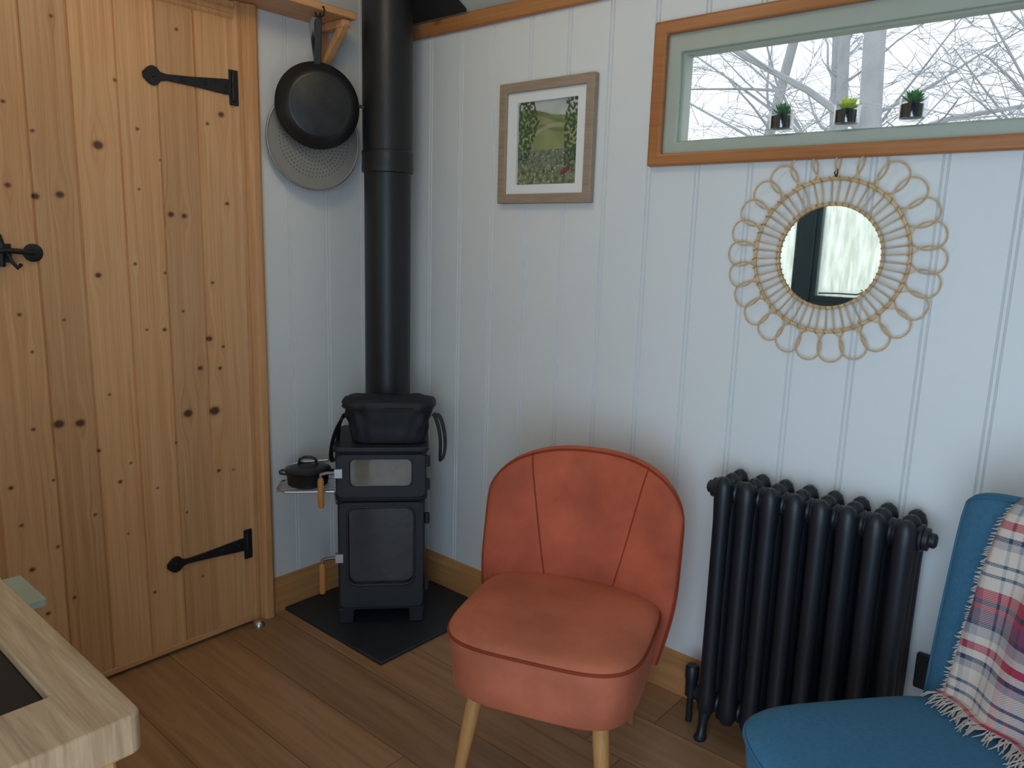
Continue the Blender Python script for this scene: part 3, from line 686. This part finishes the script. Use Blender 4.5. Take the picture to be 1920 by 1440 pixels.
# ------------------------------------------------------------------ chairs
class Chair:
    def __init__(s, ws, ds, zs, ztop, wb, wt, y0, rec, wrap, c, ef=2.9, cn=2.6, cy=-.03):
        s.__dict__.update(locals())
    def w(s, t): return s.wb + (s.wt - s.wb) * math.sin(min(t / .6, 1) * PI / 2)
    def bp(s, q, t, side=0, ex=0):
        z0 = s.zs - .13; zt = s.ztop - s.c * (1 - max(0, 1 - abs(q) ** s.cn) ** (1 / s.cn))
        h = (.034 * math.sqrt(max(0, 1 - abs(q) ** 7)) * math.sqrt(max(0, 1 - t ** 14)) + ex)
        y = s.y0 + s.rec * t - s.wrap * q * q * (.75 + .25 * t)
        return Vector((q * s.w(t), y - side * h, z0 + t * (zt - z0)))
def build_chair(name, loc, rz, ch, label, mback, mseat, mpipe, seams, rear, fl_):
    t = thing(name, loc, rz, label, 'chair'); K = dict(parent=t, world=False)
    cy = ch.cy
    def fp(k, z):
        out = []
        for i in range(120):
            a = 2 * PI * i / 120; c, s = math.cos(a), math.sin(a)
            e = ch.ef if s < 0 else 4.0
            out.append(Vector((ch.ws * k * math.copysign(abs(c) ** (2 / e), c), cy + ch.ds * k * math.copysign(abs(s) ** (2 / e), s), z)))
        return out
    z = ch.zs
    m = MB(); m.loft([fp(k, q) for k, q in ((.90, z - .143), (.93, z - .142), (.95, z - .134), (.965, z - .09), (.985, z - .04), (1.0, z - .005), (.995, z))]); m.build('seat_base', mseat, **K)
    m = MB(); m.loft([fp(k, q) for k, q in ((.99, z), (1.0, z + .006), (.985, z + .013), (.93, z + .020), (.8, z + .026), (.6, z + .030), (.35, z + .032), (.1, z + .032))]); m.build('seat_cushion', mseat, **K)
    m = MB(); m.tube(fp(1.004, z + .001), .0038, 8, closed=True); m.build('seat_piping', mpipe, **K)
    nq, ntt = 40, 26; m = MB(); vs = []; fs = []
    qs = [math.sin((i / nq * 2 - 1) * PI / 2) for i in range(nq + 1)]; ts = [math.sin(j / ntt * PI / 2) for j in range(ntt + 1)]
    for side in (1, -1):
        o = len(vs)
        for tt_ in ts:
            for q in qs: vs.append(ch.bp(q, tt_, side))
        for j in range(ntt):
            for i in range(nq):
                f = (o + j*(nq+1)+i, o + j*(nq+1)+i+1, o + (j+1)*(nq+1)+i+1, o + (j+1)*(nq+1)+i); fs.append(f)
    m.add(vs, fs); bk = m.build('backrest', mback, **K)
    if seams:
        for s in (-1, 1):
            m = MB(); m.tube([ch.bp(s * (.26 + .34 * tt_), tt_, 1, -.001) for tt_ in [.2 + .79 * i / 24 for i in range(25)]], .0026, 6); m.build('seam_piping', mpipe, bk, world=False)
    m = MB(); path = [ch.bp(-.985, tt_, 1, .001) for tt_ in [i / 14 for i in range(14)]] + [ch.bp(.985 * math.sin((i / 30 * 2 - 1) * PI / 2), .985, 1, .001) for i in range(31)] + [ch.bp(.985, 1 - (i + 1) / 14, 1, .001) for i in range(14)]
    m.tube(path, .0028, 6); m.build('edge_piping', mpipe, bk, world=False)
    for sx in (-1, 1):
        for (ya, yb, xa, xb) in ((fl_[0], fl_[1], .150, .185), (.11, rear, .13, .150)):
            m = MB(); a = Vector((sx * xa, ya, z - .13)); b = Vector((sx * xb, yb, 0)); m.tube([a, a.lerp(b, .3), a.lerp(b, .99), b], [.021, .0195, .0125, .011], 16); m.build('leg', m_leg, **K)
    return t
CH1 = Chair(.236, .218, .412, .775, .236, .268, .175, .10, .10, .17, 4.0, 2.6, -.020)
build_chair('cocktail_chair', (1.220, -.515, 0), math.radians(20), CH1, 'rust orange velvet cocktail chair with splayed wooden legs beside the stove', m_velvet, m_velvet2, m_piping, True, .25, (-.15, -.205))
CH2 = Chair(.270, .264, .434, .885, .305, .315, .20, .05, .03, .07, 5.0, 3.2)
bl = build_chair('accent_chair', (2.110, -.590, 0), math.radians(-39.3), CH2, 'teal blue upholstered armless chair with a tartan throw over its back', m_blue, m_blue, m_bluepipe, False, .28, (-.19, -.245))
# tartan throw
MC = Matrix.Translation((2.110, -.590, 0)) @ Matrix.Rotation(math.radians(-39.3), 4, 'Z')
rows = []
for i in range(16): rows.append(('b', .45 + .53 * i / 15))
for i in range(3): rows.append(('t', i))
for i in range(34): rows.append(('f', .985 - .68 * i / 33))
for i in range(4): rows.append(('s', (i + 1) / 4))
NU = 44; vs = []; pu = []; pv = []; fs = []; lastrow = []
tot = len(rows); dist = 0
for ri, (kd, a) in enumerate(rows):
    fr_ = max(0, ri - 18) / (tot - 19)
    x0 = -.185 - .045 * fr_; x1 = .20
    row = []
    for i in range(NU + 1):
        u = i / NU; xl = x0 + (x1 - x0) * u
        rip = .008 * math.sin(u * 21 + ri * .05) + .006 * noise.noise(Vector((u * 4, ri * .12, 2)))
        if kd == 'b': p = CH2.bp(max(-.96, min(.96, xl / CH2.w(a))), a, -1, .014 + rip * .5)
        elif kd == 't':
            p = CH2.bp(xl / CH2.w(1), 1, 0, 0); p.z += .012; p.y += (a - 1) * -.012
        elif kd == 'f': p = CH2.bp(max(-.96, min(.96, xl / CH2.w(a))), a, 1, .017 + rip)
        else:
            p = CH2.bp(max(-.96, min(.96, xl / CH2.w(.305))), .305, 1, .017 + rip)
            p.y -= .018 * a * a; p.z = max(CH2.zs + .040, p.z - .03 * a)
        row.append(p)
    if rows and ri: dist += (row[10] - lastrow[10]).length
    for i, p in enumerate(row): vs.append(MC @ p); pu.append((x1 - x0) * i / NU * 1.0 + x0); pv.append(dist)
    lastrow = row
for j in range(tot - 1):
    for i in range(NU): fs.append((j*(NU+1)+i, j*(NU+1)+i+1, (j+1)*(NU+1)+i+1, (j+1)*(NU+1)+i))
mm, nt, bs = newmat('tartan_wool')
CRM, RED, NVY, PUR, TEA, GRY = (.60, .49, .41), (.40, .02, .05), (.022, .032, .075), (.13, .045, .10), (.05, .10, .14), (.33, .29, .29)
stp = [(0, CRM), (.11, TEA), (.14, CRM), (.20, TEA), (.23, CRM), (.33, RED), (.42, NVY), (.46, RED), (.50, PUR), (.60, NVY), (.64, GRY), (.72, CRM), (.78, RED), (.84, CRM), (.90, NVY), (.94, GRY)]
at = lambda k: node(nt, 'ShaderNodeAttribute', attribute_name=k).outputs['Fac']
c1 = ramp(nt, mth(nt, 'FRACT', mth(nt, 'MULTIPLY_ADD', at('pu'), 1 / .20, .95)), stp, 'CONSTANT')
c2 = ramp(nt, mth(nt, 'FRACT', mth(nt, 'MULTIPLY_ADD', at('pv'), 1 / .25, .1)), stp, 'CONSTANT')
tw = mth(nt, 'FRACT', mth(nt, 'MULTIPLY', mth(nt, 'ADD', at('pu'), at('pv')), 200))
c = mixc(nt, mth(nt, 'MULTIPLY_ADD', mth(nt, 'GREATER_THAN', tw, .5), .25, .58), c1, c2)
nt.links.new(c, bs.inputs['Base Color']); bs.inputs['Roughness'].default_value = .95; bs.inputs['Sheen Weight'].default_value = .15
thr = MB().add(vs, fs).build('throw_blanket', mm, None, merge=False, attrs={'pu': ('FLOAT', pu), 'pv': ('FLOAT', pv)})
sm = thr.modifiers.new('thick', 'SOLIDIFY'); sm.thickness = .005; sm.offset = 0
tag(thr, 'red, cream and navy tartan wool throw with fringe, draped over the blue chair back', 'throw')
m = MB(); rnd = random.Random(4)
for k in range(130):
    u = k / 129 * NU; i = min(int(u), NU - 1); p = lastrow[i].lerp(lastrow[i + 1], u - i)
    L_ = rnd.uniform(.03, .05); dx = rnd.uniform(.0, .03); e = p + Vector((dx, -L_, 0)); e.z = CH2.zs + .036
    mid = p.lerp(e, .5) + Vector((rnd.uniform(-.006, .006), 0, .003)); m.tube([MC @ p, MC @ mid, MC @ e], [.0015, .0014, .0007], 5)
for k in range(90):   # short fringe along the left edge
    j = 19 + k * 36 / 90; j0 = int(j); p = (vs[j0*(NU+1)]).lerp(vs[min(j0+1, tot-1)*(NU+1)], j - j0)
    d = MC.to_3x3() @ Vector((-rnd.uniform(.004, .014), -.003, -rnd.uniform(0, .008))); m.tube([p, p + d * .5, p + d], [.0014, .0012, .0006], 4)
fo = m.build('fringe', m_fringe, thr)

# ------------------------------------------------------------------ radiator
rd = thing('column_radiator', (1.455, -.095, 0), label='black cast iron column radiator standing against the white wall', cat='radiator')
K = dict(parent=rd, world=False)
m = MB(); CY = (-.048, 0, .048)
for y_ in CY:
    rings = []
    for z, a, b in ((.062, .007, .008), (.068, .017, .016), (.082, .0235, .021), (.11, .024, .022), (.17, .0215, .0195), (.4, .021, .0185), (.62, .0215, .0195), (.68, .024, .022), (.715, .023, .021), (.732, .017, .016), (.740, .007, .008)):
        rings.append([Vector((a * math.cos(2*PI*k/20), y_ + b * math.sin(2*PI*k/20), z)) for k in range(20)])
    m.loft(rings)
for z in (.097, .697):
    m.lathe([(.012, -.062), (.018, -.058), (.022, -.044), (.023, 0), (.022, .044), (.018, .058), (.012, .062)], 20, axisY((0, 0, z)))
    m.lathe([(.030, -.0305), (.032, -.026), (.030, -.020), (.024, -.016), (.024, .016), (.030, .020), (.032, .026), (.030, .0305)], 28, axisX((0, -.015, z)))
sec = m.build('section', m_rad, **K)
for i in range(1, 8):
    o = sec.copy(); COL.objects.link(o); o.parent = rd; o.location = (i * .0615, 0, 0)
for i in (0, 7):
    for s in (-1, 1):
        m = MB(); x0 = i * .0615
        rings = [[Vector((x0 + a * math.cos(2*PI*k/16), s * yo + b * math.sin(2*PI*k/16), z)) for k in range(16)] for z, a, b, yo in ((0, .016, .020, .066), (.006, .017, .021, .066), (.016, .012, .013, .062), (.045, .012, .013, .055), (.085, .019, .02, .048))]
        m.loft(rings); m.build('leg', m_rad, **K)
for (xx_, z, sgn) in ((-.032, .697, -1), (.4625, .697, 1), (.4625, .097, 1)):
    m = MB(); m.lathe([(.026, 0), (.026, .010), (.017, .012), (.017, .022), (.012, .026)], 24, axisX((xx_, -.015, z)) @ Matrix.Rotation(0 if sgn > 0 else PI, 4, 'X')); m.build('end_plug', m_rad, **K)
m = MB(); m.lathe([(.022, 0), (.022, .012), (.013, .014), (.013, .035)], 20, axisX((-.032, -.015, .097)) @ Matrix.Rotation(PI, 4, 'X'))
m.lathe([(.009, 0), (.009, .075), (.016, .08), (.017, .13), (.019, .132), (.019, .165), (.014, .172)], 20, Matrix.Translation((-.062, -.015, .0)))
m.build('valve', m_rad, **K)

# socket
sk = thing('wall_socket', (1.955, 0, .335), label='black power socket plate low on the wall behind the blue chair', cat='socket')
m = MB(); m.prism(rrect(1.962, .335, .045, .045, .006), -.012, -.0005, mpXZ); m.build('plate', m_black, sk, bevel=.002)
m = MB(); m.box(1.939, 1.949, -.0155, -.0115, .352, .366); m.build('switch', m_black, sk, bevel=.001)

# ------------------------------------------------------------------ kitchen table with hob, sage cupboard
kt = thing('kitchen_counter', (1.36, -1.99, 0), label='oak topped kitchen counter in the near left corner with a hob in it', cat='counter')
HX0, HX1, HY0, HY1 = 1.16, 1.530, -2.22, -1.722
m = MB(); m.ring(rrect(1.362, -1.993, .252, .319, .012, 5), rrect((HX0+HX1)/2, (HY0+HY1)/2, (HX1-HX0)/2, (HY1-HY0)/2, .004, 5), .862, .90, mpXY); m.build('tabletop', m_oak, kt, bevel=.003, seg=3)
for x_ in (1.15, 1.575):
    for y_ in (-2.27, -1.725):
        m = MB(); m.box(x_ - .03, x_ + .03, y_ - .03, y_ + .03, 0, .862); m.build('leg', m_leg, kt, bevel=.004)
m = MB(); m.box(1.18, 1.545, -1.715, -1.695, .78, .862); m.build('front_apron', m_oak, kt, bevel=.002)
m = MB(); m.box(1.565, 1.585, -2.24, -1.755, .78, .862); m.build('end_apron', m_oak, kt, bevel=.002)
hb = thing('hob', (1.34, -1.97, .86), label='black glass hob sunk into the oak counter top', cat='hob')
m = MB(); m.box(HX0 + .0015, HX1 - .0015, HY0 + .0015, HY1 - .0015, .863, .891); m.build('glass_top', m_hob, hb, bevel=.001)
for (x_, y_) in ((1.25, -2.1), (1.40, -1.90)):
    m = MB(); m.tube([Vector((x_ + .06 * math.cos(a), y_ + .06 * math.sin(a), .891)) for a in [2*PI*k/40 for k in range(40)]], .0006, 4, closed=True); m.build('ring_marking', m_iron, hb)
cb = thing('cupboard', (.98, -1.94, 0), label='slim pale sage green cupboard beyond the oak counter', cat='cupboard')
m = MB(); m.box(.935, 1.036, -2.31, -1.595, 0.0, .76); m.build('carcass', m_sage, cb, bevel=.003)
m = MB(); m.box(.928, 1.042, -2.32, -1.574, .76, .775); m.build('top', mat('pale_sage', (.38, .41, .32), .5, var=.03), cb, bevel=.003)
m = MB(); m.box(.942, 1.029, -1.5945, -1.580, .06, .74); dr = m.build('door', m_sage, cb, bevel=.003)
m = MB(); m.lathe([(.006, 0), (.006, .012), (.014, .018), (.012, .026), (0, .029)], 16, axisY((1.0, -1.581, .55)), cap1=False); m.build('knob', m_iron, dr)

# ------------------------------------------------------------------ back window (seen in the mirror) and unseen glazed door added to light the room
w2 = thing('window_2', (.69, -HUTW, KZ0), kind='structure')
MB().ring(rect2(KX0, KX1, KZ0, KZ1), rect2(KX0 + .03, KX1 - .03, KZ0 + .03, KZ1 - .03), -HUTW - .07, -HUTW + .012, mpXZ).build('window_frame', m_teal, w2, bevel=.003)
MA, MB_ = .685, .765
MB().box(MA, MB_, -HUTW - .06, -HUTW + .02, KZ0 + .03, KZ1 - .03).build('mullion', m_teal, w2, bevel=.004)
for a, b in ((KX0 + .03, MA), (MB_, KX1 - .03)):
    MB().ring(rect2(a, b, KZ0 + .03, KZ1 - .03), rect2(a + .028, b - .028, KZ0 + .06, KZ1 - .06), -HUTW - .05, -HUTW + .006, mpXZ).build('sash', m_teal, w2, bevel=.003)
    MB().box(a + .02, b - .02, -HUTW - .03, -HUTW - .026, KZ0 + .05, KZ1 - .05).build('pane', m_mist, w2, smooth=False)
m = MB(); m.tube([(.82, -HUTW + .03, KZ0 + .075), (.92, -HUTW + .04, KZ0 + .08), (1.02, -HUTW + .035, KZ0 + .08), (1.05, -HUTW + .03, KZ0 + .095), (1.035, -HUTW + .03, KZ0 + .105)], .004, 8); m.build('casement_stay', m_iron, w2)
MB().box(KX0 - .03, KX1 + .03, -HUTW, -HUTW + .06, KZ0 - .025, KZ0).build('sill', m_teal, w2, bevel=.003)
d2_ = thing('added_door_2', ((GD0 + GD1) / 2, -HUTW, 0), kind='structure')  # unseen door, added so soft light comes from behind the camera
MB().ring(rect2(GD0, GD1, 0, 1.95), rect2(GD0 + .07, GD1 - .07, .10, 1.88), -HUTW - .06, -HUTW, mpXZ).build('door_frame', m_teal, d2_, bevel=.003)
MB().box(GD0 + .07, GD1 - .07, -HUTW - .03, -HUTW - .026, .10, 1.88).build('pane', m_glass, d2_, smooth=False)

# ------------------------------------------------------------------ light
def area(name, loc, rot, sx, sy, power, col):
    l = bpy.data.lights.new(name, 'AREA'); l.shape = 'RECTANGLE'; l.size = sx; l.size_y = sy; l.energy = power; l.color = col
    o = bpy.data.objects.new(name, l); COL.objects.link(o); o.location = loc; o.rotation_euler = rot; return o
area('kitchen_window_daylight', (.69, -HUTW - .12, 1.42), (math.radians(90), 0, 0), 1.1, .72, 2.6, (.86, .95, .94))
area('added_door_fill', ((GD0 + GD1) / 2, -HUTW - .12, 1.0), (math.radians(90), 0, 0), 1.3, 1.8, 30, (.54, .75, 1.0))  # fill light through the added door, placed to soften shadows
l = bpy.data.lights.new('ceiling_lamp', 'POINT'); l.energy = 5.4; l.color = (1, .78, .50); l.shadow_soft_size = .12
o = bpy.data.objects.new('ceiling_lamp', l); COL.objects.link(o); o.location = (.85, -.95, 2.25)
w = bpy.data.worlds.new('world'); SC.world = w; w.use_nodes = True; nt = w.node_tree; bg_ = nt.nodes['Background']
tc = node(nt, 'ShaderNodeTexCoord').outputs['Generated']; z = node(nt, 'ShaderNodeSeparateXYZ', {0: tc}).outputs[2]
nt.links.new(ramp(nt, z, [(.0, (.93, .96, 1)), (.6, (.78, .88, 1))]), bg_.inputs[0]); bg_.inputs[1].default_value = 1.35
SC.view_settings.view_transform = 'Standard'; SC.view_settings.look = 'None'; SC.view_settings.exposure = 0
